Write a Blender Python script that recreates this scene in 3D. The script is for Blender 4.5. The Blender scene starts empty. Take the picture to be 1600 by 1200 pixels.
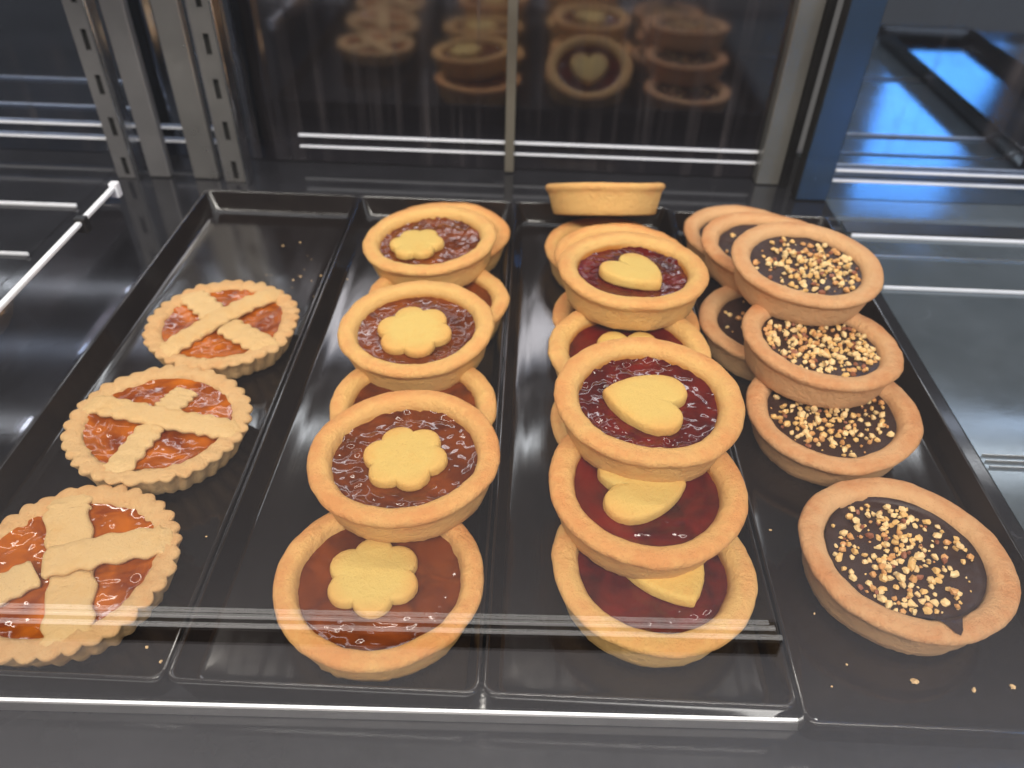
import bpy, bmesh, math, random
from mathutils import Vector, Matrix, noise
random.seed(7)
sc = bpy.context.scene
C = sc.collection
PI = math.pi
R = math.radians

# ------------------------------------------------------------------ camera
def make_camera():
    px, py, pz = 0.0096820, -0.1476475, 0.2990824
    p, y, r = 0.698413883, 0.0116937993, 0.0326902912
    cy, sy = math.cos(y), math.sin(y)
    f = Vector((-sy*math.cos(p), cy*math.cos(p), -math.sin(p)))
    rt = Vector((cy, sy, 0)); up = rt.cross(f)
    rt2 = rt*math.cos(r)+up*math.sin(r); up2 = rt2.cross(f)
    cam = bpy.data.cameras.new('camera'); o = bpy.data.objects.new('camera', cam); C.objects.link(o)
    o.matrix_world = Matrix(((rt2.x, up2.x, -f.x, px), (rt2.y, up2.y, -f.y, py), (rt2.z, up2.z, -f.z, pz), (0, 0, 0, 1)))
    cam.sensor_width = 36; cam.lens = 36*1210.56/1600
    cam.clip_start = .01; cam.clip_end = 50
    cam.dof.use_dof = True; cam.dof.focus_distance = .34; cam.dof.aperture_fstop = 8.5
    sc.camera = o
make_camera()

# ------------------------------------------------------------------ world, lamps, exposure
w = bpy.data.worlds.new("World"); sc.world = w; w.use_nodes = True
bg = w.node_tree.nodes['Background']; bg.inputs[0].default_value = (1, .95, .92, 1); bg.inputs[1].default_value = .115
sc.view_settings.view_transform = 'Standard'; sc.view_settings.look = 'None'
sc.view_settings.exposure = 0; sc.view_settings.gamma = 1
def area(name, loc, rot, sx, sy, power, col):
    l = bpy.data.lights.new(name, 'AREA'); l.shape = 'RECTANGLE'; l.size = sx; l.size_y = sy
    l.energy = power; l.color = col
    o = bpy.data.objects.new(name, l); C.objects.link(o); o.location = loc; o.rotation_euler = rot
    return o
area('front_led_light', (-.30, .19, .36), (0, 0, 0), 1.06, .009, 1.30, (1, .93, .84))
area('rear_led_light', (0, .436, .28), (0, 0, 0), 1.6, .020, 1.15, (.93, .96, 1))
area('shop_ceiling_fill', (.15, -1.0, 1.35), (R(20), 0, 0), 1.7, .22, 50, (1, .94, .86))  # unseen shop lamp, strengthened as front fill for the tart walls
area('shop_window_light', (1.19, -1.25, .61), (R(85), 0, R(14)), .27, .48, 4.5, (.11, .42, 1))

# ------------------------------------------------------------------ helpers
def tag(o, label=None, cat=None, group=None, kind=None):
    if label: o['label'] = label
    if cat: o['category'] = cat
    if group: o['group'] = group
    if kind: o['kind'] = kind
    return o
def link(name, me, m=None, parent=None, smooth=True):
    o = bpy.data.objects.new(name, me); C.objects.link(o)
    if m: me.materials.clear(); me.materials.append(m)
    if parent: o.parent = parent
    if smooth:
        for p in me.polygons: p.use_smooth = True
    return o
def mesh(name, vs, fs):
    me = bpy.data.meshes.new(name); me.from_pydata([tuple(v) for v in vs], [], fs); me.update(); return me
def empty(name, loc, rot=None):
    o = bpy.data.objects.new(name, None); C.objects.link(o); o.location = loc; o.empty_display_size = .01
    if rot is not None: o.rotation_mode = 'QUATERNION'; o.rotation_quaternion = rot
    return o
def box(name, x0, x1, y0, y1, z0, z1, m, parent=None, bevel=0):
    bm = bmesh.new(); bmesh.ops.create_cube(bm, size=1)
    for v in bm.verts: v.co = Vector(((x0+x1)/2+v.co.x*(x1-x0), (y0+y1)/2+v.co.y*(y1-y0), (z0+z1)/2+v.co.z*(z1-z0)))
    if bevel: bmesh.ops.bevel(bm, geom=bm.edges[:], offset=bevel, segments=2, affect='EDGES', profile=.5)
    me = bpy.data.meshes.new(name); bm.to_mesh(me); bm.free()
    return link(name, me, m, parent, smooth=False)

class N:
    def __init__(s, name):
        s.m = bpy.data.materials.new(name); s.m.use_nodes = True; s.t = s.m.node_tree
        s.b = s.t.nodes['Principled BSDF']
    def n(s, typ, **k):
        x = s.t.nodes.new(typ)
        for a, v in k.items():
            if a.startswith('i_'): x.inputs[a[2:].replace('_', ' ')].default_value = v
            else: setattr(x, a, v)
        return x
    def l(s, a, b): s.t.links.new(a, b)
    def noise(s, scale, detail=4, rough=.6, vec=None, dist=0):
        x = s.n('ShaderNodeTexNoise', i_Scale=scale, i_Detail=detail, i_Roughness=rough, i_Distortion=dist)
        if vec: s.l(vec, x.inputs['Vector'])
        return x.outputs['Fac']
    def obj(s): return s.n('ShaderNodeTexCoord').outputs['Object']
    def mapping(s, vec, scale):
        x = s.n('ShaderNodeMapping'); x.inputs['Scale'].default_value = scale; s.l(vec, x.inputs['Vector']); return x.outputs[0]
    def ramp(s, fac, stops):
        x = s.n('ShaderNodeValToRGB'); e = x.color_ramp.elements
        while len(e) < len(stops): e.new(.5)
        for q, (p, c) in zip(e, stops): q.position = p; q.color = (*c, 1) if len(c) == 3 else c
        s.l(fac, x.inputs[0]); return x.outputs[0]
    def mix(s, fac, a, b, typ='MIX'):
        x = s.n('ShaderNodeMix', data_type='RGBA', blend_type=typ)
        for sock, v in ((x.inputs[0], fac), (x.inputs[6], a), (x.inputs[7], b)):
            if isinstance(v, (int, float)): sock.default_value = v
            elif isinstance(v, tuple): sock.default_value = (*v, 1)
            else: s.l(v, sock)
        return x.outputs[2]
    def math(s, op, a, b=0, clamp=False):
        x = s.n('ShaderNodeMath', operation=op, use_clamp=clamp)
        for i, v in enumerate((a, b)):
            if isinstance(v, (int, float)): x.inputs[i].default_value = v
            else: s.l(v, x.inputs[i])
        return x.outputs[0]
    def bump(s, h, dist, strength=1, nrm=None):
        x = s.n('ShaderNodeBump'); x.inputs['Distance'].default_value = dist; x.inputs['Strength'].default_value = strength
        s.l(h, x.inputs['Height'])
        if nrm: s.l(nrm, x.inputs['Normal'])
        s.l(x.outputs[0], s.b.inputs['Normal']); return x.outputs[0]
    def set(s, **k):
        for a, v in k.items():
            i = s.b.inputs[a.replace('_', ' ')]
            if hasattr(v, 'is_linked') or hasattr(v, 'links'): s.l(v, i)
            else: i.default_value = (*v, 1) if isinstance(v, tuple) and len(v) == 3 and i.type == 'RGBA' else v

# ------------------------------------------------------------------ materials
def dough_mat(name, pale, mid, toast, ring=None, amount=.5, rough_bump=.00025, edge=False):
    s = N(name); v = s.obj()
    rnd = s.n('ShaderNodeObjectInfo').outputs['Random']
    off = s.n('ShaderNodeVectorMath', operation='ADD'); s.l(v, off.inputs[0])
    cmb = s.n('ShaderNodeCombineXYZ'); s.l(s.math('MULTIPLY', rnd, 7.3), cmb.inputs[0]); s.l(s.math('MULTIPLY', rnd, 3.1), cmb.inputs[1]); s.l(cmb.outputs[0], off.inputs[1])
    w_ = off.outputs[0]
    sep = s.n('ShaderNodeSeparateXYZ'); s.l(v, sep.inputs[0])
    big = s.noise(55, 3, .6, w_)
    mid_n = s.noise(240, 5, .7, w_)
    # browning follows the rim of the shell (baked there), broken by noise
    zf = s.math('MULTIPLY', s.math('SUBTRACT', sep.outputs[2], .009), 75, True)
    if ring:
        fl = s.n('ShaderNodeVectorMath', operation='LENGTH'); cc = s.n('ShaderNodeCombineXYZ')
        s.l(sep.outputs[0], cc.inputs[0]); s.l(sep.outputs[1], cc.inputs[1]); s.l(cc.outputs[0], fl.inputs[0])
        zf = s.math('MULTIPLY', zf, s.math('MULTIPLY', s.math('SUBTRACT', fl.outputs['Value'], .0345), 190, True))
    br = s.math('ADD', s.math('MULTIPLY', zf, amount), s.math('MULTIPLY', s.math('SUBTRACT', big, .5), 1.6), False)
    br = s.math('ADD', br, s.math('MULTIPLY', s.math('SUBTRACT', mid_n, .5), 1.1), True)
    br = s.math('ADD', br, s.math('MULTIPLY', s.math('SUBTRACT', rnd, .5), .45), True)
    col = s.ramp(br, [(0, pale), (.45, mid), (1, toast)])
    if ring:
        flat = s.n('ShaderNodeVectorMath', operation='LENGTH')
        c2 = s.n('ShaderNodeCombineXYZ'); s.l(sep.outputs[0], c2.inputs[0]); s.l(sep.outputs[1], c2.inputs[1]); s.l(c2.outputs[0], flat.inputs[0])
        rr = flat.outputs['Value']
        inside = s.math('MULTIPLY', s.math('SUBTRACT', .0342, rr), 420, True)
        low = s.math('MULTIPLY', s.math('SUBTRACT', .0193, sep.outputs[2]), 450, True)
        ff = s.math('MULTIPLY', s.math('MULTIPLY', inside, low), s.math('ADD', .55, mid_n), True)
        col = s.mix(ff, col, ring)  # darker inner wall: jam soak, with its shade put into the colour
    if edge:
        lx = s.n('ShaderNodeVectorMath', operation='LENGTH'); s.l(v, lx.inputs[0])
        ef = s.math('MULTIPLY', s.math('SUBTRACT', lx.outputs['Value'], .0135), 110, True)
        col = s.mix(s.math('MULTIPLY', ef, s.math('MULTIPLY', big, 1.3, True), True), col, toast)
    # tiny dark specks and pores
    vor = s.n('ShaderNodeTexVoronoi', i_Scale=620.0); s.l(w_, vor.inputs['Vector'])
    sp = s.math('MULTIPLY', s.math('LESS_THAN', vor.outputs['Distance'], .13), s.math('GREATER_THAN', s.noise(130, 2, .5, w_), .54))
    col = s.mix(s.math('MULTIPLY', sp, .55), col, (toast[0]*.55, toast[1]*.45, toast[2]*.4))
    s.set(Base_Color=col, Roughness=.62)
    s.b.inputs['Specular IOR Level'].default_value = .28
    s.b.inputs['Subsurface Weight'].default_value = .06
    s.b.inputs['Subsurface Radius'].default_value = (.004, .002, .001); s.b.inputs['Subsurface Scale'].default_value = .5
    h = s.math('ADD', s.noise(700, 5, .8, w_), s.math('MULTIPLY', s.noise(260, 3, .6, w_), 1.3))
    s.bump(h, rough_bump*4.0, 1.0)
    return s.m
M = {}
M['dough'] = dough_mat('golden_pastry', (.78, .46, .155), (.77, .40, .135), (.73, .315, .10), ring=(.50, .18, .02), amount=.62)
M['dough_choc'] = dough_mat('tan_pastry', (.73, .42, .20), (.71, .375, .17), (.64, .275, .105), ring=(.42, .22, .10), amount=.6)
M['dough_lattice'] = dough_mat('pale_crumbly_pastry', (.68, .42, .19), (.65, .36, .15), (.60, .26, .095), amount=.40, rough_bump=.00022)
M['strip'] = dough_mat('pale_strip_pastry', (.66, .435, .20), (.65, .40, .165), (.60, .30, .105), amount=.12, rough_bump=.00015)
M['biscuit'] = dough_mat('yellow_biscuit', (.66, .455, .135), (.66, .41, .11), (.66, .29, .075), amount=-.15, rough_bump=.00012, edge=True)
M['biscuit_toasted'] = dough_mat('toasted_biscuit', (.72, .48, .13), (.72, .40, .10), (.68, .30, .07), amount=.55, rough_bump=.00012)

def jam_mat(name, deep, bright, scale=60, bump=.00015, tint=.5):
    s = N(name); v = s.obj()
    rnd = s.n('ShaderNodeObjectInfo').outputs['Random']
    off = s.n('ShaderNodeVectorMath', operation='ADD'); s.l(v, off.inputs[0]); s.l(rnd, off.inputs[1])
    w_ = off.outputs[0]
    a = s.noise(scale, 3, .55, w_, .6)
    col = s.ramp(a, [(.32, deep), (.68, bright)])
    s.set(Base_Color=col, Roughness=.07, IOR=1.46)
    s.b.inputs['Subsurface Weight'].default_value = .0
    s.b.inputs['Subsurface Radius'].default_value = (.006, .0015, .0006); s.b.inputs['Subsurface Scale'].default_value = .5
    s.b.inputs['Coat Weight'].default_value = .0; s.b.inputs['Coat Roughness'].default_value = .04
    h = s.noise(150, 0, .5, w_, .8)
    s.bump(h, bump, .8)
    return s.m
M['jam_amber'] = jam_mat('amber_jam', (.075, .014, .003), (.20, .042, .005))
M['jam_red'] = jam_mat('dark_red_jam', (.038, .003, .003), (.14, .008, .004))
M['jam_apricot'] = jam_mat('apricot_jam', (.15, .022, .002), (.47, .115, .004), 62, .00025)
def choc():
    s = N('dark_chocolate_cream'); v = s.obj()
    s.set(Base_Color=s.ramp(s.noise(90, 3, .6, v), [(.3, (.028, .012, .0085)), (.7, (.046, .020, .014))]), Roughness=.48)
    s.b.inputs['Specular IOR Level'].default_value = .30
    s.bump(s.noise(120, 3, .6, v, 1.2), .0008, .6); return s.m
M['choc'] = choc()
def nut(name, a, b):
    s = N(name); v = s.obj()
    s.set(Base_Color=s.ramp(s.noise(500, 3, .6, v), [(.3, a), (.7, b)]), Roughness=.5)
    s.b.inputs['Subsurface Weight'].default_value = .1; s.b.inputs['Subsurface Scale'].default_value = .002
    return s.m
M['nuts'] = [nut('cream_nut', (.76, .50, .21), (.84, .60, .30)), nut('golden_nut', (.72, .40, .13), (.78, .50, .19)),
             nut('toasted_nut', (.56, .25, .08), (.68, .36, .13)), nut('nut_skin', (.22, .07, .035), (.34, .12, .05))]
def tray():
    s = N('black_melamine'); v = s.obj()
    st = s.noise(1.0, 4, .7, s.mapping(v, (900, 14, 900)))
    st2 = s.noise(1.0, 3, .6, s.mapping(v, (220, 5, 220)))
    sm = s.noise(18, 4, .6, v)
    col = s.ramp(sm, [(.3, (.006, .0042, .0038)), (.75, (.012, .0085, .0075))])
    du = s.math('MULTIPLY', s.math('SUBTRACT', s.noise(11, 5, .7, v, .8), .56), 5, True); gr = s.math('GREATER_THAN', s.noise(420, 3, .7, v), .57)
    col = s.mix(s.math('MULTIPLY', du, s.math('ADD', .10, s.math('MULTIPLY', gr, .22))), col, (.10, .075, .055))       # flour dust and grease
    s.set(Base_Color=col, Roughness=s.ramp(s.math('ADD', s.math('MULTIPLY', st2, .6), s.math('ADD', s.math('MULTIPLY', sm, .4), s.math('MULTIPLY', du, .25))), [(.35, (.06,)*3), (.65, (.15,)*3)]))
    s.b.inputs['Specular IOR Level'].default_value = .62
    s.bump(st, .00006, .7); return s.m
M['tray'] = tray()
def deck(name, c0, c1, r0, r1, metal=0, spec=.5):
    s = N(name); v = s.obj()
    sm = s.noise(9, 5, .65, v); fine = s.noise(700, 2, .5, v)
    col = s.ramp(sm, [(.3, c0), (.7, c1)])
    sc1 = s.n('ShaderNodeTexVoronoi', feature='DISTANCE_TO_EDGE', i_Scale=5.0); wv = s.n('ShaderNodeVectorMath', operation='ADD'); nv = s.n('ShaderNodeTexNoise', i_Scale=5.0); s.l(v, nv.inputs['Vector']); s.l(v, wv.inputs[0]); s.l(nv.outputs['Color'], wv.inputs[1]); s.l(wv.outputs[0], sc1.inputs['Vector'])
    scr = s.math('MULTIPLY', s.math('LESS_THAN', sc1.outputs['Distance'], .0014), s.math('GREATER_THAN', s.noise(14, 2, .5, v), .52))
    col = s.mix(s.math('MULTIPLY', scr, .18), col, tuple(min(1, x*4+.03) for x in c1))
    rg = s.ramp(s.math('ADD', s.math('MULTIPLY', sm, .7), s.math('MULTIPLY', fine, .3)), [(.35, (r0,)*3), (.65, (r1,)*3)])
    s.set(Base_Color=col, Roughness=rg, Metallic=metal)
    s.b.inputs['Specular IOR Level'].default_value = spec
    s.bump(fine, .00003, .6); return s.m
M['deck'] = deck('dark_coated_deck', (.010, .010, .0115), (.022, .022, .026), .04, .14, 0, .5)
M['steel_deck'] = deck('brushed_steel_deck', (.12, .145, .165), (.19, .22, .245), .08, .2, .6)
def simple(name, col, rough, metal=0, spec=.5):
    s = N(name); v = s.obj()
    c = s.mix(s.noise(40, 4, .6, v), tuple(x*.85 for x in col), tuple(min(1, x*1.1) for x in col))
    s.set(Base_Color=c, Roughness=s.ramp(s.noise(25, 4, .7, v), [(.3, (rough*.8,)*3), (.7, (min(1, rough*1.25),)*3)]), Metallic=metal)
    s.b.inputs['Specular IOR Level'].default_value = spec
    return s.m
M['steel'] = simple('satin_steel', (.45, .43, .41), .32, .85)
M['steel_dark'] = simple('dull_grey_steel', (.26, .25, .25), .4, .7)
M['chrome'] = simple('polished_trim', (.85, .86, .88), .16, 1)
M['white_trim'] = simple('white_plastic_trim', (.80, .80, .84), .3)
M['alu'] = simple('grey_aluminium', (.24, .23, .21), .35, .6)
M['alu_blue_lit'] = simple('aluminium_blue_reflection', (.06, .10, .17), .22, .6)  # reflected blue light put into the base colour
M['rubber'] = simple('black_seal', (.006, .006, .007), .5)
M['slot'] = simple('dark_slot', (.008, .008, .008), .7)
M['pale_edge'] = simple('pale_frosted_edge', (.13, .115, .09), .3)
M['mid_rail'] = simple('mid_grey_rail', (.085, .085, .09), .6, 0, .2)
M['housing'] = simple('white_lamp_housing', (.6, .6, .6), .4)
def mirror(name, tint, base, fac, rough):
    s = N(name); v = s.obj()
    gl = s.n('ShaderNodeBsdfGlossy', i_Roughness=rough); gl.inputs['Color'].default_value = (*tint, 1)
    s.set(Roughness=.3); s.b.inputs['Specular IOR Level'].default_value = .3
    mx = s.n('ShaderNodeMixShader')
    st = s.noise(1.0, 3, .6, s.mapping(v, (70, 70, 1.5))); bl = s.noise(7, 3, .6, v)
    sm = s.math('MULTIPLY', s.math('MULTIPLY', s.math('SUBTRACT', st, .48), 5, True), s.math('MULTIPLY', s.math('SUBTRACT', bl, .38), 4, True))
    s.l(s.math('SUBTRACT', fac, s.math('MULTIPLY', sm, .42)), mx.inputs[0])      # pale upright streaks painted in for room reflections
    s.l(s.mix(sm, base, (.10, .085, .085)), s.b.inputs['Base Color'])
    s.l(s.b.outputs[0], mx.inputs[1]); s.l(gl.outputs[0], mx.inputs[2]); s.l(mx.outputs[0], s.t.nodes['Material Output'].inputs[0])
    return s.m
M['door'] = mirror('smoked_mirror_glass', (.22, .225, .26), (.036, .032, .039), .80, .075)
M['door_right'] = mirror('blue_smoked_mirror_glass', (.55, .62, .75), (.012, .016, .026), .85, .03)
def smoked():
    s = N('smoked_side_glass'); s.t.nodes.remove(s.b)
    tr = s.n('ShaderNodeBsdfTransparent'); tr.inputs[0].default_value = (.80, .80, .82, 1)
    gl = s.n('ShaderNodeBsdfGlossy', i_Roughness=0.03); gl.inputs['Color'].default_value = (.8, .8, .85, 1)
    lw = s.n('ShaderNodeLayerWeight', i_Blend=.5); mx = s.n('ShaderNodeMixShader')
    fr = s.math('ADD', .17, s.math('MULTIPLY', .8, s.math('POWER', lw.outputs['Facing'], 3.5)))
    s.l(fr, mx.inputs[0]); s.l(tr.outputs[0], mx.inputs[1]); s.l(gl.outputs[0], mx.inputs[2])
    s.l(mx.outputs[0], s.t.nodes['Material Output'].inputs[0]); return s.m
M['side_glass'] = smoked()
def pane():
    s = N('clear_front_glass'); s.t.nodes.remove(s.b)
    tr = s.n('ShaderNodeBsdfTransparent'); tr.inputs[0].default_value = (.985, .99, .99, 1)
    gl = s.n('ShaderNodeBsdfGlossy', i_Roughness=0.0); gl.inputs['Color'].default_value = (1, 1, 1, 1)
    lw = s.n('ShaderNodeLayerWeight', i_Blend=.5); mx = s.n('ShaderNodeMixShader')
    fr = s.math('ADD', .035, s.math('MULTIPLY', .965, s.math('POWER', lw.outputs['Facing'], 5.0)))   # Schlick, the same on both faces
    s.l(fr, mx.inputs[0]); s.l(tr.outputs[0], mx.inputs[1]); s.l(gl.outputs[0], mx.inputs[2])
    s.l(mx.outputs[0], s.t.nodes['Material Output'].inputs[0]); return s.m
M['pane'] = pane()
def crumb():
    s = N('pastry_crumb'); s.set(Base_Color=(.75, .50, .25), Roughness=.7); return s.m
M['crumb'] = crumb()

def simple_floor():
    return simple('pale_grey_floor', (.47, .46, .50), .5)
# ------------------------------------------------------------------ setting: deck, doors, panels
s_ = box('display_deck', -.3448, .262, -.062, .56, -.03, .003, M['deck']); tag(s_, kind='structure')
s_ = box('steel_deck', .2622, .95, -.008, .56, -.03, .0035, M['steel_deck']); tag(s_, kind='structure')
s_ = box('side_deck', -.90, -.345, -.062, .56, -.03, .0035, M['deck']); tag(s_, kind='structure')
s_ = box('front_ledge', .2622, .95, -.062, -.0085, -.03, .003, M['deck']); tag(s_, kind='structure')

s_ = box('shop_floor', -3, 3, -3, 3, -1.02, -1.0, simple_floor()); tag(s_, kind='structure')

d = empty('sliding_door', (0, .5, .003))
tag(d, 'left smoked glass sliding door mirroring the pastries behind the four trays', 'door')
def P(o, par): # keep world coordinates of a child built in place
    o.parent = par; o.matrix_parent_inverse = Matrix.Translation(-par.location); return o
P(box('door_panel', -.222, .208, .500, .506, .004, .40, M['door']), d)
P(box('door_panel', -.90, -.2225, .502, .508, .004, .40, M['door_right']), d)['label'] = 'darker panel beyond the slotted rails'  # bluish mirror tint painted in for reflected blue light
P(box('door_stile', .2085, .2285, .488, .506, .0035, .40, M['alu'], bevel=.001), d)
P(box('rubber_seal', .229, .2355, .485, .500, .0035, .40, M['rubber']), d)
P(box('bottom_rail', -.19, .208, .4985, .4998, .0268, .0292, M['white_trim'], bevel=.0004), d)
P(box('bottom_rail', -.19, .208, .4985, .4998, .0170, .0190, M['white_trim'], bevel=.0004), d)
P(box('bottom_rail', -.90, -.262, .4985, .4998, .0290, .0310, M['white_trim'], bevel=.0004), d)
P(box('bottom_rail', -.90, -.262, .4985, .4998, .0170, .0190, M['white_trim'], bevel=.0004), d)
P(box('glass_edge_strip', -.0105, -.0025, .492, .4955, .0042, .40, M['pale_edge'], bevel=.0008), d)
P(box('rubber_seal', .2356, .2359, .4590, .4735, .004, .40, M['rubber']), d)
d = empty('sliding_door', (.6, .465, .0035))
tag(d, 'right blue-tinted smoked glass sliding door behind the steel deck', 'door')
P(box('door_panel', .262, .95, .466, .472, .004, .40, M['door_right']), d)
P(box('door_stile', .236, .2618, .460, .473, .004, .40, M['alu_blue_lit'], bevel=.001), d)
P(box('rubber_seal', .2615, .2635, .4645, .4658, .004, .40, M['rubber']), d)
P(box('bottom_rail', .264, .95, .4638, .4652, .0285, .0303, M['white_trim'], bevel=.0004), d)
P(box('bottom_rail', .264, .95, .4638, .4652, .0195, .0213, M['white_trim'], bevel=.0004), d)

for x0, x1, side in ((.265, .95, 'right'), (-.90, -.345, 'left')):
    for y, lab, wd in ((.399, 'rear pale strip set across the %s deck' % side, .0022), (.325, 'front pale strip set across the %s deck' % side, .0014)):
        o = box('trim_strip', x0, x1, y, y+wd, .0036, .0062, M['white_trim'], bevel=.0005); tag(o, lab, 'trim')

for x0, x1, y0, y1, m_, lab in ((.2635, .95, .405, .424, 'rubber', 'black sill band along the right sliding door'), (.2635, .95, .370, .3712, 'steel', 'fine steel line between the two pale strips on the right deck'),
                          (.2635, .95, .1500, .1507, 'steel', 'nearest of three fine strips standing in for reflected lamp ribs on the right deck'), (.2635, .95, .1545, .1552, 'steel', 'middle of three fine strips standing in for reflected lamp ribs on the right deck'), (.2635, .95, .1590, .1597, 'steel', 'farthest of three fine strips standing in for reflected lamp ribs on the right deck')):  # last three strips stand in for the lamp housing's reflection
    o = box('trim_strip', x0, x1, y0, y1, .0036, .0050, M[m_]); tag(o, lab, 'trim')
g = empty('glass_divider', (-.257, .12, .003)); tag(g, 'low clear glass divider left of the lattice tarts with a bright polished top edge', 'glass panel')
P(box('glass_sheet', -.2596, -.2570, -.045, .310, .0035, .0655, M['side_glass']), g)
P(box('edge_trim', -.2600, -.2565, -.045, .309, .0656, .0682, M['white_trim'], bevel=.0007), g)
P(box('end_cap', -.2610, -.2555, .3092, .3150, .0600, .0700, M['white_trim'], bevel=.001), g)
P(box('edge_clip', -.2618, -.2547, .262, .268, .0600, .0700, M['rubber'], bevel=.001), g)

def upright(x0, x1, y0, label, slotted=True, mt='steel'):
    e = empty('slotted_upright' if slotted else 'plain_upright', ((x0+x1)/2, y0, .003))
    tag(e, label, 'shelf rail')
    h = .36
    if not slotted:
        P(box('rail', x0, x1, y0, y0+.008, .0035, h, M[mt], bevel=.0012), e); return
    # slotted face: frame bars between real openings over a dark channel
    cx = (x0+x1)/2; sw = .0022; pitch = .0335; sh = .0155
    P(box('channel_back', x0+.001, x1-.001, y0+.004, y0+.010, .0035, h, M['slot']), e)
    vs = []; fs = []
    def q(a, b, c, d_):
        k = len(vs)
        vs.extend([(a, y0, c), (b, y0, c), (b, y0, d_), (a, y0, d_), (a, y0+.0018, c), (b, y0+.0018, c), (b, y0+.0018, d_), (a, y0+.0018, d_)])
        for F in ((0, 1, 2, 3), (5, 4, 7, 6), (1, 5, 6, 2), (4, 0, 3, 7), (3, 2, 6, 7), (4, 5, 1, 0)): fs.append(tuple(k+i for i in F))
    q(x0, cx-sw, .0035, h); q(cx+sw, x1, .0035, h)
    z = .0035; zz = .006
    while zz < h-.04:
        q(cx-sw, cx+sw, z, zz); z = zz+sh; zz = z+pitch-sh
    q(cx-sw, cx+sw, z, h)
    P(link('slotted_face', mesh('slotted_face', vs, fs), M[mt], None, False), e)
    P(box('side_flange', x1, x1+.003, y0-.004, y0+.010, .0035, h, M['chrome'], bevel=.0008), e)
    P(box('side_flange', x0-.0015, x0, y0, y0+.010, .0035, h, M['steel_dark']), e)
upright(-.243, -.226, .455, 'slotted steel shelf rail standing just behind the left black tray corner')
upright(-.272, -.251, .458, 'plain flat steel rail beside the slotted rail at the back', False, 'steel')
upright(-.348+.014, -.319, .455, 'left slotted rail, duller than the one at the tray corner', mt='steel_dark')
upright(-.310, -.292, .458, 'dull flat steel rail between the two slotted rails', False, 'steel_dark')

fg = empty('front_glass', (0, -.05, .003)); tag(fg, 'clear upright glass front of the case between viewer and pastries', 'glass panel')
P(box('glass_sheet', -.90, .95, -.0506, -.0500, .0035, .44, M['pane']), fg)

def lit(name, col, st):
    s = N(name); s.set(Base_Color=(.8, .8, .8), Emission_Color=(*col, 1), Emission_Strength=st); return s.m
M['lit'] = lit('reflection_glow', (1, .97, .93), 1.3); M['lit_out'] = lit('added_outer_glow', (1, .95, .9), 1.9)
e = empty('reflection_strip', (.130, .0031, .0034)); tag(e, 'thin glowing white strip standing in for a reflected lamp line along the front of the three left trays', 'added glow strip')  # glowing strip stands in for the front lamp's reflected line
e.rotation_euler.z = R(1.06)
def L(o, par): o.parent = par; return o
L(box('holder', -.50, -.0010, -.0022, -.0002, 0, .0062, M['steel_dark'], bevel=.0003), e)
L(box('glow_bar', -.50, 0, -.0016, -.0007, .0063, .0074, M['lit'], bevel=.0003), e)
e = empty('added_glow_rail', (.124, -.1424, .004)); tag(e, 'unseen ribbed glowing rail added outside to mirror as three fine lines in the glass', 'added glow strip')  # unseen glowing rail, added so the front glass mirrors three lines
e.rotation_euler.z = R(-1.35)
L(box('holder', -1.0, .001, -.0045, .0055, -.006, .0050, M['mid_rail']), e)
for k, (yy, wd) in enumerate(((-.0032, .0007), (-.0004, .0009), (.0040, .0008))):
    L(box('glow_bar', -1.0, -.003+.002*k, yy-wd/2, yy+wd/2, .0052, .0060, M['lit_out']), e)
for nm, y, z, x0, x1, lab in (('lamp_bar', .19, .365, -.84, .24, 'front lamp bar hanging over the pastries'), ('lamp_bar', .436, .285, -.81, .81, 'rear lamp bar hanging before the sliding doors')):
    e = empty(nm, ((x0+x1)/2, y, z)); tag(e, lab, 'lamp')
    P(box('housing', x0, x1, y-.011, y+.011, z-.0035, z+.012, M['housing'], bevel=.001), e)

# ------------------------------------------------------------------ trays
def rrect(x0, x1, y0, y1, r, z, n=5):
    pts = []
    for cx, cy, a0 in ((x1-r, y1-r, 0), (x0+r, y1-r, 90), (x0+r, y0+r, 180), (x1-r, y0+r, 270)):
        for k in range(n+1):
            a = R(a0+90*k/n); pts.append((cx+r*math.cos(a), cy+r*math.sin(a), z))
    return pts
def loft(rings, cap_last=True, cap_first=False):
    vs = [p for r in rings for p in r]; n = len(rings[0]); fs = []
    for i in range(len(rings)-1):
        for j in range(n): fs.append((i*n+j, i*n+(j+1) % n, (i+1)*n+(j+1) % n, (i+1)*n+j))
    if cap_last: fs.append(tuple((len(rings)-1)*n+j for j in range(n)))
    if cap_first: fs.append(tuple(reversed(range(n))))
    return vs, fs
def tray_mesh():
    Wd, L = .1190, .402
    def ring(ins, r, z): return rrect(-Wd/2+ins, Wd/2-ins, ins, L-ins, max(r, .0005), z)
    rings = [ring(.0040, .006, 0), ring(.0028, .006, .0005), ring(.0008, .0045, .0150), ring(0, .004, .0178), ring(.0002, .004, .0186), ring(.0006, .004, .0190),
             ring(.0010, .004, .0190), ring(.0015, .0042, .0187), ring(.0019, .0045, .0178), ring(.0052, .006, .0058), ring(.0062, .0068, .0042), ring(.0078, .0075, .0035), ring(.012, .009, .0033)]
    vs, fs = loft(rings, True, True)
    return mesh('black_tray', vs, fs)
tm = tray_mesh()
labs = ['leftmost black tray holding three lattice jam tarts', 'black tray with the flower biscuit jam tarts', 'black tray with the heart biscuit jam tarts', 'black tray with the chocolate nut tarts beside the steel deck']
for i in range(4):
    o = link('black_tray', tm, M['tray'] if i == 0 else None, None, True)
    o.location = (-.18+.12*i, -.006 if i == 3 else 0, .0036); tag(o, labs[i], 'tray', 'black trays set side by side on the deck')
o = link('black_tray', tm, None, None, True); o.location = (.515, .0, .0042)
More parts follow.
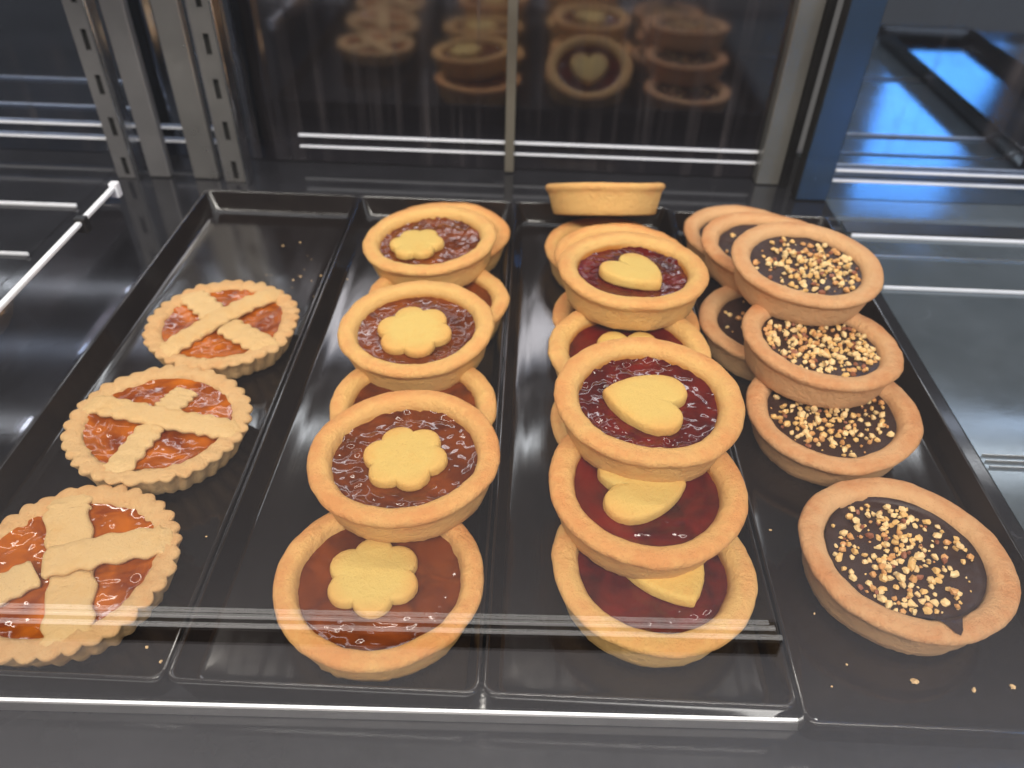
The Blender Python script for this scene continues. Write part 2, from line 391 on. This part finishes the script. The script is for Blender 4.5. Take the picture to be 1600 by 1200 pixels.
tag(o, 'empty black tray on the steel deck mirrored in the right door', 'tray', 'black trays set side by side on the deck')

# ------------------------------------------------------------------ tart parts
def nz(x, y, z, s, seed): return noise.noise(Vector((x*s+seed*3.17, y*s-seed*1.73, z*s+seed*.91)))
PROF = [(0, 0), (.018, 0), (.033, 0), (.0366, .0003), (.0377, .0014), (.0388, .0050), (.0400, .0095), (.0412, .0142), (.0418, .0159), (.0428, .0170),
        (.0436, .0180), (.0440, .0194), (.0436, .0205), (.0427, .0214), (.0411, .0218), (.0392, .0220), (.0370, .0219), (.0352, .0214), (.0338, .0203), (.0328, .0186), (.0321, .0166), (.0316, .0145), (.0310, .0130), (.028, .0125), (.015, .0125), (0, .0125)]
def shell_mesh(Rr, seed, prof=PROF, nseg=120, flutes=0, amp=0, rough=1.0, open_=1.0):
    k = Rr/.044; vs = []; fs = []
    rings = prof[1:-1]; n = nseg
    for (r, z) in rings:
        t = max(0, min(1, z/.02))
        for j in range(n):
            a = 2*PI*j/n; ca, sa = math.cos(a), math.sin(a)
            rr = r if (z < .0128 or r > .039 or flutes) else .039-(.039-r)*open_
            if r > .030:
                rr += .0011*nz(ca, sa, 0, 1.3, seed) + .00022*rough*nz(ca*7, sa*7, z*160, 1.2, seed+15) + .0005*rough*nz(ca*3, sa*3, z*90, 1.5, seed+5) + .00022*rough*nz(ca*9, sa*9, z*400, 1.6, seed+9)
                if z < .002 : rr += .0005*rough*nz(ca*14, sa*14, 0, 1.5, seed+3)
            if flutes and r > .0335:
                ph = a*flutes/2+.8*nz(ca, sa, 0, 1.4, seed+2)
                s = abs(math.cos(ph))**.75
                wgt = min(1, (r-.0335)/.007)
                rr += amp*(1+.5*nz(ca, sa, 4, 2.5, seed+31))*(s-.55)*wgt*(.75+.25*t)
            zz = z
            if z > .012 and r > .032:
                zz += .0009*nz(ca, sa, 1, 1.2, seed+7)+.0005*rough*nz(ca*4, sa*4, r*60, 1.5, seed+8)
                if flutes: zz += .0004*nz(ca*10, sa*10, r*500, 1.0, seed+12)
            vs.append((rr*ca*k, rr*sa*k, zz))
    c0 = len(vs); vs.append((0, 0, prof[0][1])); vs.append((0, 0, prof[-1][1]))
    m = len(rings)
    for i in range(m-1):
        for j in range(n): fs.append((i*n+j, i*n+(j+1) % n, (i+1)*n+(j+1) % n, (i+1)*n+j))
    for j in range(n):
        fs.append((c0, (j+1) % n, j)); fs.append((c0+1, (m-1)*n+j, (m-1)*n+(j+1) % n))
    return mesh('pastry_case', vs, fs)
def shell_top(r, ca, sa, seed):
    q = [p for p in PROF if p[1] > .0135 and p[0] <= .0441]
    q = sorted(q[next(i for i, p in enumerate(q) if p[0] >= .0439):])
    for (r0, z0), (r1, z1) in zip(q, q[1:]):
        if r0 <= r <= r1: z = z0+(z1-z0)*(r-r0)/max(1e-6, r1-r0); break
    else: z = .0190 if r > .044 else .0145
    return z+.0009*nz(ca, sa, 1, 1.2, seed+7)+.0005*nz(ca*4, sa*4, r*60, 1.5, seed+8)
def fill_mesh(Rr, seed, z0, wob, edge=.5, rmax=.0326, drip=None, na=110, nr=34, dip=.0006, freq=270, name='jam_filling'):
    k = Rr/.044; vs = [(0, 0, z0+wob*.3)]; fs = []
    for i in range(1, nr+1):
        u = i/nr
        for j in range(na):
            a = 2*PI*j/na; rm = rmax
            if drip:
                da = (a-drip[0]+PI) % (2*PI)-PI
                e = .75*math.exp(-(da/drip[1])**2)+.25*math.exp(-(da/(drip[1]*3.2))**2); rm = rmax+drip[2]*e
            r = rm*u; ca, sa = math.cos(a), math.sin(a)
            m_ = edge+(1-edge)*min(1, max(0, (u-.45)*2.2))
            pt = max(.30, min(1.15, .75+1.3*nz(r*ca, r*sa, 0, 42, seed+21)))     # ripples gather in patches
            h = 1.35*wob*m_*pt*(1.1*nz(r*ca, r*sa, 0, freq, seed)+.6*nz(r*ca, r*sa, 3, freq*2.1, seed+4))+.0005*nz(r*ca, r*sa, 0, 55, seed+6)
            z = z0-dip*(1-u*u)+h+.0008*max(0, (u-.84)/.16)**2     # meniscus where it climbs the crust
            if drip and r > .0312: z = max(z, shell_top(r, ca, sa, seed)+.0009-.0006*max(0, (r-.040)/.004))
            vs.append((r*ca*k, r*sa*k, z))
    for j in range(na): fs.append((0, 1+j, 1+(j+1) % na))
    for i in range(nr-1):
        b = 1+i*na
        for j in range(na): fs.append((b+j, b+na+j, b+na+(j+1) % na, b+(j+1) % na))
    return mesh(name, vs, fs)
def outline_mesh(name, pts, th, seed, rnd=.0013):
    # thick biscuit with rounded edge from a star-shaped outline
    n = len(pts); vs = []; fs = []
    layers = [(0, .0), (.0004, .0), (.0, .001), (0, th-rnd), (.0004, th-rnd*.45), (.0011, th-.0001), (.0022, th), (.006, th+.0001)]
    L = [(.0006, 0), (.0001, .0008), (0, .0018), (0, th-rnd), (.00035, th-rnd*.5), (.0010, th-.00015), (.0024, th+.0001), (.006, th+.0004)]
    for ins, z in L:
        for (x, y) in pts:
            d_ = math.hypot(x, y); f_ = max(.1, (d_-ins)/d_)
            j = .00022*nz(x*2, y*2, z, 300, seed)
            vs.append((x*f_+j, y*f_-j, z+.0004*nz(x*f_, y*f_, 0, 110, seed+1)))
    for q in (.5, .2):
        for (x, y) in pts: vs.append((x*q, y*q, th+.0005+.0004*nz(x*q, y*q, 0, 110, seed+1)))
    m = len(L)+2
    for i in range(m-1):
        for j in range(n): fs.append((i*n+j, i*n+(j+1) % n, (i+1)*n+(j+1) % n, (i+1)*n+j))
    fs.append(tuple((m-1)*n+j for j in range(n))); fs.append(tuple(reversed(range(n))))
    return mesh(name, vs, fs)
def flower_pts(r=.0225, n=132):
    out = []
    for k in range(n):
        a = 2*PI*k/n; ph = (a*6/(2*PI)) % 1-.5      # six round petals
        s = math.cos(ph*PI); rr = r*(.80+.20*s**.8) if s > 0 else r*.8
        out.append((rr*math.cos(a), rr*math.sin(a)))
    return out
def heart_pts(s=.00128, n=120):
    # convex sides, full round lobes, shallow notch; tip towards -y
    half = [(0, .0118), (.0018, .0138), (.0055, .0166), (.0100, .0168), (.0145, .0142), (.0172, .0090), (.0172, .0030), (.0150, -.0040), (.0112, -.0106), (.0062, -.0162), (.0020, -.0194), (0, -.0204)]
    P_ = half+[(-x, y) for x, y in reversed(half[1:-1])]
    out = []; m = len(P_)
    for i in range(m):
        p0, p1, p2, p3 = (P_[(i+q) % m] for q in (-1, 0, 1, 2))
        for k in range(6):
            t = k/6
            f_ = lambda a, b, c, d: .5*(2*b+(c-a)*t+(2*a-5*b+4*c-d)*t*t+(3*b-a-3*c+d)*t**3)
            out.append((f_(p0[0], p1[0], p2[0], p3[0])*1.06, f_(p0[1], p1[1], p2[1], p3[1])*1.02))
    return out   # listed clockwise
def root(name, p, Rr, H, label, group, seed):
    x, y, z, a, b = p
    n = Vector((math.sin(R(a)), math.sin(R(b)), 0)); n.z = math.sqrt(1-n.x**2-n.y**2)
    rot = Vector((0, 0, 1)).rotation_difference(n)
    e = empty(name, Vector((x, y, z))-n*(H-.0020), rot); tag(e, label, 'tart', group)
    return e
TZ = .0215
def biscuit(e, kind, dx, dy, rot, k, seed, z=.0150, toasted=False, scale=1):
    pts = flower_pts() if kind == 'flower' else list(reversed(heart_pts()))
    me = outline_mesh(kind+'_biscuit', [(a*scale, b*scale) for a, b in pts], .0052 if kind == 'flower' else .0060, seed, .0021)
    o = link(kind+'_biscuit', me, M['biscuit_toasted' if toasted else 'biscuit'], e)
    o.location = (dx, dy, z); o.rotation_euler = (R(random.uniform(-2, 2)), R(random.uniform(-2, 2)), R(rot))
    return o

JG = 'jam tarts stacked with flower biscuits'
# name: x, y, z(top of rim), tilt x, tilt y, R, jam wobble, biscuit(dx,dy,rot), label
FL = {
 'F1': (-.0455, .0485, .0262, .6, 2.0, .0442, .0006, (-.0030, .0010, 8, .90), 'flower biscuit jam tart lying flat at the front of its tray'),
 'F2': (-.0415, .1022, .0455, -2.4, .8, .0440, .0011, (.0005, -.0012, 22, .88), 'flower biscuit jam tart with rippled amber jam, leaning on the frontmost flower tart'),
 'F3': (-.0453, .1560, .0275, 0, 0, .0440, .0006, None, 'jam tart mostly covered between the two large flower biscuit tarts'),
 'F4': (-.0494, .2059, .0418, -2.6, -2.4, .0435, .0013, (-.0010, -.0022, 18, .96), 'flower biscuit jam tart with the glossiest darkest jam, third from the tray front'),
 'F5': (-.0425, .2560, .0275, 0, 0, .0440, .0006, None, 'low jam tart whose right rim shows behind the dark glossy flower tart'),
 'F6': (-.0530, .3014, .0436, -4.8, -.3, .0440, .0010, (-.0080, -.0035, 28, .80), 'rearmost raised flower biscuit tart with its biscuit left of centre'),
 'F7': (-.0455, .3400, .0275, 0, 0, .0440, .0006, None, 'jam tart hidden behind the rearmost flower tart, right rim showing'),
}
sd = 1
for kx, (x, y, z, a, b, Rr, wob, bc, lab) in FL.items():
    sd += 1; e = root('jam_tart', (x, y, z, a, b), Rr, TZ, lab, 'flower biscuit jam tarts in the second tray', sd)
    link('pastry_case', shell_mesh(Rr, sd, open_=.70 if kx == 'F1' else .86), M['dough'], e)
    link('jam_filling', fill_mesh(Rr, sd, .0158, wob, .35 if kx != 'F1' else .15, rmax=.0350 if kx == 'F1' else .0336), M['jam_amber'], e)
    if bc: biscuit(e, 'flower', bc[0], bc[1], bc[2], 1, sd, scale=bc[3])
HL = {
 'A': (.0705, .0596, .0270, 2.0, .7, .0440, .0007, (.0062, .0005, 26, 1), 'jam tart at the bottom front of the heart tray, a toasted heart tip poking out'),
 'B': (.0678, .0882, .0470, 1.5, -3.1, .0440, .0006, (-.0030, -.0012, 96, 1.0), 'jam tart second from the front of the heart stack, half its yellow heart covered'),
 'C': (.0701, .1246, .0658, -.3, -1.0, .0440, .0012, (-.001, -.0015, -104, 1), 'topmost front heart tart, bright red rippled jam, heart pointing left'),
 'K': (.0707, .1487, .0275, 0, 0, .0440, .0003, None, 'lowest tart under the bright red heart tart, only a sliver of side showing'),
 'D': (.0684, .1880, .0450, -1.1, .1, .0440, .0003, (0, 0, 0, .9), 'jam tart between the two topmost heart tarts, biscuit hidden'),
 'J': (.0728, .2420, .0275, 0, 0, .0440, .0003, None, 'low tart behind, its left rim peeping out under the rear heart tart'),
 'E': (.0727, .2406, .0638, 0, 2.7, .0440, .0011, (.0005, -.002, 44, .95), 'rear heart tart with dark glossy jam and a red jam spot on its side'),
 'F': (.0730, .2820, .0458, .1, .1, .0440, .0003, None, 'jam tart right behind the rear heart tart with only its rim showing'),
 'G': (.0672, .3260, .0272, 0, 0, .0440, .0003, None, 'low jam tart under the tilted tart at the tray rear'),
}
for kx, (x, y, z, a, b, Rr, wob, bc, lab) in HL.items():
    sd += 1; e = root('jam_tart', (x, y, z, a, b), Rr, TZ, lab, 'heart biscuit jam tarts in the third tray', sd)
    link('pastry_case', shell_mesh(Rr, sd), M['dough'], e)
    link('jam_filling', fill_mesh(Rr, sd, .0158, wob, .3), M['jam_red'], e)
    if bc: biscuit(e, 'heart', bc[0], bc[1], bc[2], 1, sd, toasted=(kx == 'A'), scale=bc[3])
sd += 1
e = root('jam_tart', (.0655, .3700, .0520, -2.0, 26.5), .0425, TZ, 'tart tipped backwards at the rear of the heart tray, showing only its side', 'heart biscuit jam tarts in the third tray', sd)
e.rotation_quaternion = e.rotation_quaternion
link('pastry_case', shell_mesh(.0425, sd, rough=.5), M['dough'], e)
link('jam_filling', fill_mesh(.0425, sd, .0158, .0003, .3), M['jam_red'], e)
biscuit(e, 'heart', 0, 0, 180, 1, sd)

# --- chocolate nut tarts
def nut_mesh(i):
    rg = random.Random(100+i); bm = bmesh.new()
    bmesh.ops.create_icosphere(bm, subdivisions=1, radius=1)
    sx, sy, sz = rg.uniform(.7, 1.25), rg.uniform(.6, 1.0), rg.uniform(.5, .85)
    for v in bm.verts:
        k = rg.uniform(.65, 1.15); v.co = Vector((v.co.x*sx*k, v.co.y*sy*k, v.co.z*sz*k))
    # chop one or two flat faces, as a chopper leaves them
    for _ in range(2):
        nn = Vector((rg.uniform(-1, 1), rg.uniform(-1, 1), rg.uniform(-.3, 1))).normalized(); dd = rg.uniform(.3, .6)
        g_ = bm.verts[:]+bm.edges[:]+bm.faces[:]
        bmesh.ops.bisect_plane(bm, geom=g_, plane_co=nn*dd, plane_no=nn, clear_outer=True)
        ed = [x for x in bm.edges if x.is_boundary]
        if ed: bmesh.ops.contextual_create(bm, geom=ed)
    me = bpy.data.meshes.new('nut_piece'); bm.to_mesh(me); bm.free(); me.materials.append(M['nuts'][[0, 0, 1, 1, 0, 2, 1, 0, 2, 1, 0, 3][i % 12]]); return me
NM = [nut_mesh(i) for i in range(24)]
CH = {
 'N1': (.1813, .0702, .0285, -.2, .4, .0447, 235, (.000, .004, .012, .016), 'chocolate nut tart lying alone at the front, chocolate dripping over its rim'),
 'N2': (.1761, .1640, .0278, -4.0, -2.0, .0440, 230, (-.001, -.003, .016, .014), 'chocolate nut tart at the base of the front stack, just behind the dripping tart'),
 'N3': (.1765, .2028, .0453, 3.0, 2.0, .0437, 240, (.002, -.002, .018, .013), 'chocolate nut tart in the middle of the leaning stack, under the topmost one'),
 'N4': (.1769, .2552, .0638, .9, -2.4, .0440, 200, (.006, .000, .014, .011), 'topmost chocolate nut tart, highest of the right tray stack'),
 'N5': (.1695, .3056, .0460, -.2, -.2, .0440, 45, (.004, .002, .010, .012), 'sparsely nutted chocolate tart half covered by the topmost chocolate tart'),
 'N6': (.1678, .3516, .0275, 0, 0, .0440, 60, (-.010, .0, .018, .016), 'rearmost chocolate tart, its pale rim curving behind the sparsely nutted one'),
 'N7': (.1625, .2440, .0275, .2, .2, .0440, 55, (-.004, .010, .012, .012), 'low chocolate nut tart wedged beside the heart tray'),
}
for kx, (x, y, z, a, b, Rr, cnt, cl, lab) in CH.items():
    sd += 1; e = root('chocolate_tart', (x, y, z, a, b), Rr, TZ, lab, 'chocolate nut tarts in the right tray', sd)
    link('pastry_case', shell_mesh(Rr, sd), M['dough_choc'], e)
    dr = (R(-82), .095, .0094) if kx == 'N1' else None
    link('chocolate_filling', fill_mesh(Rr, sd, .0164, .00045, .7, drip=dr, na=150 if dr else 96, freq=110, dip=-.0002, name='chocolate_filling'), M['choc'], e)
    rg = random.Random(sd*11); placed = []
    tries = 0
    while len(placed) < cnt and tries < 9000:
        tries += 1
        if rg.random() < .72: px, py = rg.gauss(cl[0], cl[2]), rg.gauss(cl[1], cl[3])
        else:
            aa = rg.uniform(0, 2*PI); q = .0305*math.sqrt(rg.random()); px, py = q*math.cos(aa), q*math.sin(aa)
        if math.hypot(px, py) > .0308*Rr/.044: continue
        s = rg.choice((.0008, .0013, .0017, .0019, .0021, .0023, .0025, .0027))
        near = sum(1 for (u, v_, s2) in placed if math.hypot(u-px, v_-py) < (s+s2)*.55)
        if near > (1 if rg.random() < .4 else 0): continue
        placed.append((px, py, s))
        o = bpy.data.objects.new('nut_piece', NM[rg.randrange(24)]); C.objects.link(o); o.parent = e
        o.location = (px, py, .0166+s*(.25+.9*near)); o.scale = (s, s, s)
        o.rotation_euler = (rg.uniform(-.7, .7), rg.uniform(-.7, .7), rg.uniform(0, 6.3))

# --- lattice tarts
LPROF = [(0, 0), (.018, 0), (.034, 0), (.0372, .0004), (.0384, .0018), (.0398, .0055), (.0412, .0095), (.0424, .0122), (.0434, .0137), (.0440, .0147),
         (.0440, .0156), (.0434, .0162), (.0420, .0165), (.0402, .0166), (.0384, .0166), (.0368, .0164), (.0354, .0158), (.0345, .0148), (.0340, .0135), (.0335, .0120), (.030, .0115), (.015, .0115), (0, .0115)]
def strip_mesh(path, width, th, seed, k0=1.0):
    # a rolled ribbon of dough with a wavy cut edge, laid along path of (x, y, z)
    pts = [Vector(p) for p in path]; P2 = []
    for e_ in (0, -1):                       # ends that reach the rim run over it and melt into it
        q = pts[e_]; rad = math.hypot(q.x, q.y)
        if rad > .030:
            far = Vector((q.x, q.y, 0)).normalized()
            a_ = far*.0355; a_.z = .0160; b_ = far*.0425; b_.z = .0142
            if e_ == 0: pts = [b_, a_]+pts[1:]
            else: pts = pts[:-1]+[a_, b_]
    for i in range(len(pts)-1):
        for t in range(14): P2.append(pts[i].lerp(pts[i+1], t/14))
    P2.append(pts[-1])
    for _ in range(5): P2 = [P2[0]]+[(P2[i-1]+P2[i]*2+P2[i+1])/4 for i in range(1, len(P2)-1)]+[P2[-1]]
    rings = []; n = len(P2)
    cs = [(-1, -.6), (-1.0, .15), (-.93, .62), (-.80, .88), (-.5, 1.0), (0, 1.03), (.5, 1.0), (.80, .88), (.93, .62), (1.0, .15), (1, -.6)]
    for i, p in enumerate(P2):
        t = (P2[min(n-1, i+1)]-P2[max(0, i-1)]).normalized(); sd_ = Vector((-t.y, t.x, 0)).normalized()
        wl = width/2*(1+.10*math.sin(i*.95+seed)+.10*noise.noise(Vector((i*.35, seed, 0)))); wr = width/2*(1+.10*math.sin(i*.9+seed*2+1)+.10*noise.noise(Vector((i*.35, seed, 5))))
        endk = 1.0 if 0 < i < n-1 else .8
        ring = []
        for (u, v_) in cs:
            q = p+sd_*(u*(wl if u < 0 else wr)*endk); q.z += v_*th+.0007*nz(q.x, q.y, 0, 180, seed)+.0003*nz(q.x, q.y, 0, 600, seed)
            ring.append(tuple(q))
        rings.append(ring)
    vs, fs = loft(rings, True, True)
    return mesh('dough_strip', vs, fs)
zr_, zm_ = .0160, .0150
LT = {
 'L1': (-.1790, .0490, .0232, .7, .6, .0450, 'frontmost lattice tart, cut off by the left edge of the photo',
        [([(-.017, .040, zr_), (-.0135, .028, zm_+.0006), (.003, -.002, zm_-.0004), (.016, -.033, zr_-.001)], .0165, .0017),
         ([(-.0085, -.0020, zm_+.0022), (.010, .0055, zm_+.0030), (.0345, .0150, zr_+.0008)], .0145, .0019),
         ([(-.0105, -.0050, zm_+.0012), (-.021, -.0150, zm_+.0010), (-.036, -.0215, zr_)], .0140, .0019)]),
 'L2': (-.1739, .1391, .0234, 3.5, 1.5, .0442, 'middle lattice tart of the left tray, its short leaf-like strip end broken off',
        [([(-.0400, .0085, zr_), (-.018, .0050, zm_+.001), (.002, .0010, zm_+.0012), (.020, -.0005, zm_+.001), (.0375, -.0030, zr_)], .0125, .0019),
         ([(.0040, .0255, zm_-.0003), (.0020, .0165, zm_), (-.0010, .0085, zm_+.0006)], .0125, .0017),
         ([(-.0018, -.0050, zm_+.0003), (-.0040, -.0180, zm_), (-.0065, -.0385, zr_)], .0120, .0018)]),
 'L3': (-.1690, .2265, .0236, 1.0, -.8, .0435, 'rearmost lattice tart with a curved crossing strip and small cell windows',
        [([(.0240, .0345, zr_), (.0090, .0180, zm_+.001), (-.0030, .0030, zm_+.0014), (-.0130, -.0130, zm_+.0008), (-.0205, -.0270, zr_)], .0125, .0020),
         ([(-.0300, .0270, zr_), (-.0170, .0160, zm_+.0002), (-.0060, .0060, zm_)], .0145, .0017),
         ([(.0030, -.0030, zm_+.0002), (.0140, -.0105, zm_+.0004), (.0290, -.0200, zr_)], .0145, .0017)]),
}
for kx, (x, y, z, a, b, Rr, lab, strips) in LT.items():
    sd += 1; e = root('lattice_tart', (x, y, z, a, b), Rr, .0165, lab, 'lattice jam tarts in the left tray', sd)
    link('pastry_case', shell_mesh(Rr, sd, LPROF, 224, flutes=34, amp=.0030, rough=1.8), M['dough_lattice'], e)
    link('jam_filling', fill_mesh(Rr, sd, .0142, .0009, .9, rmax=.0352, freq=170), M['jam_apricot'], e)
    for i, (path, wd, th) in enumerate(strips):
        link('dough_strip', strip_mesh(path, wd*1.12, th*.9, sd+i), M['strip'], e)

# --- loose crumbs, each a thing
def crumb_mesh(i):
    rg = random.Random(i); bm = bmesh.new(); bmesh.ops.create_icosphere(bm, subdivisions=2, radius=1)
    for v in bm.verts: v.co *= rg.uniform(.6, 1.2)
    for v in bm.verts: v.co.z *= .7
    me = bpy.data.meshes.new('crumb'); bm.to_mesh(me); bm.free(); me.materials.append(M['crumb']); return me
CM = [crumb_mesh(i) for i in range(4)]
def crumbs(pts, label, group, z):
    for i, (x, y, s) in enumerate(pts):
        o = bpy.data.objects.new('crumb', CM[i % 4]); C.objects.link(o); o.location = (x, y, z+s*.5); o.scale = (s, s*.8, s*.8); o.rotation_euler = (0, 0, i)
        tag(o, label, 'crumb', group)
rg = random.Random(5)
crumbs([(-.205+rg.gauss(.06, .016), .305+rg.gauss(.01, .022), rg.choice((.0003, .0004, .0006, .0008))) for _ in range(22)], 'tiny pale crumb scattered on the empty rear of the leftmost tray', 'crumbs at the rear of the leftmost tray', .0069)
crumbs([(-.128, .105, .0007), (-.131, .016, .0008), (-.139, .022, .0009), (-.134, .08, .0005)], 'tiny crumb near the right wall of the leftmost tray', 'crumbs beside the lattice tarts', .0069)
crumbs([(.134, .098, .0007), (.143, .052, .0006), (.150, .028, .0006), (.152, .06, .0004), (.141, .018, .0005)], 'tiny crumb left of the dripping chocolate tart', 'crumbs left of the dripping chocolate tart', .0069)
crumbs([(.1755, .0215, .0016), (.1985, .019, .0012), (.2150, .021, .0014)], 'tan crumb in front of the dripping chocolate tart', 'crumbs in front of the dripping chocolate tart', .0069)
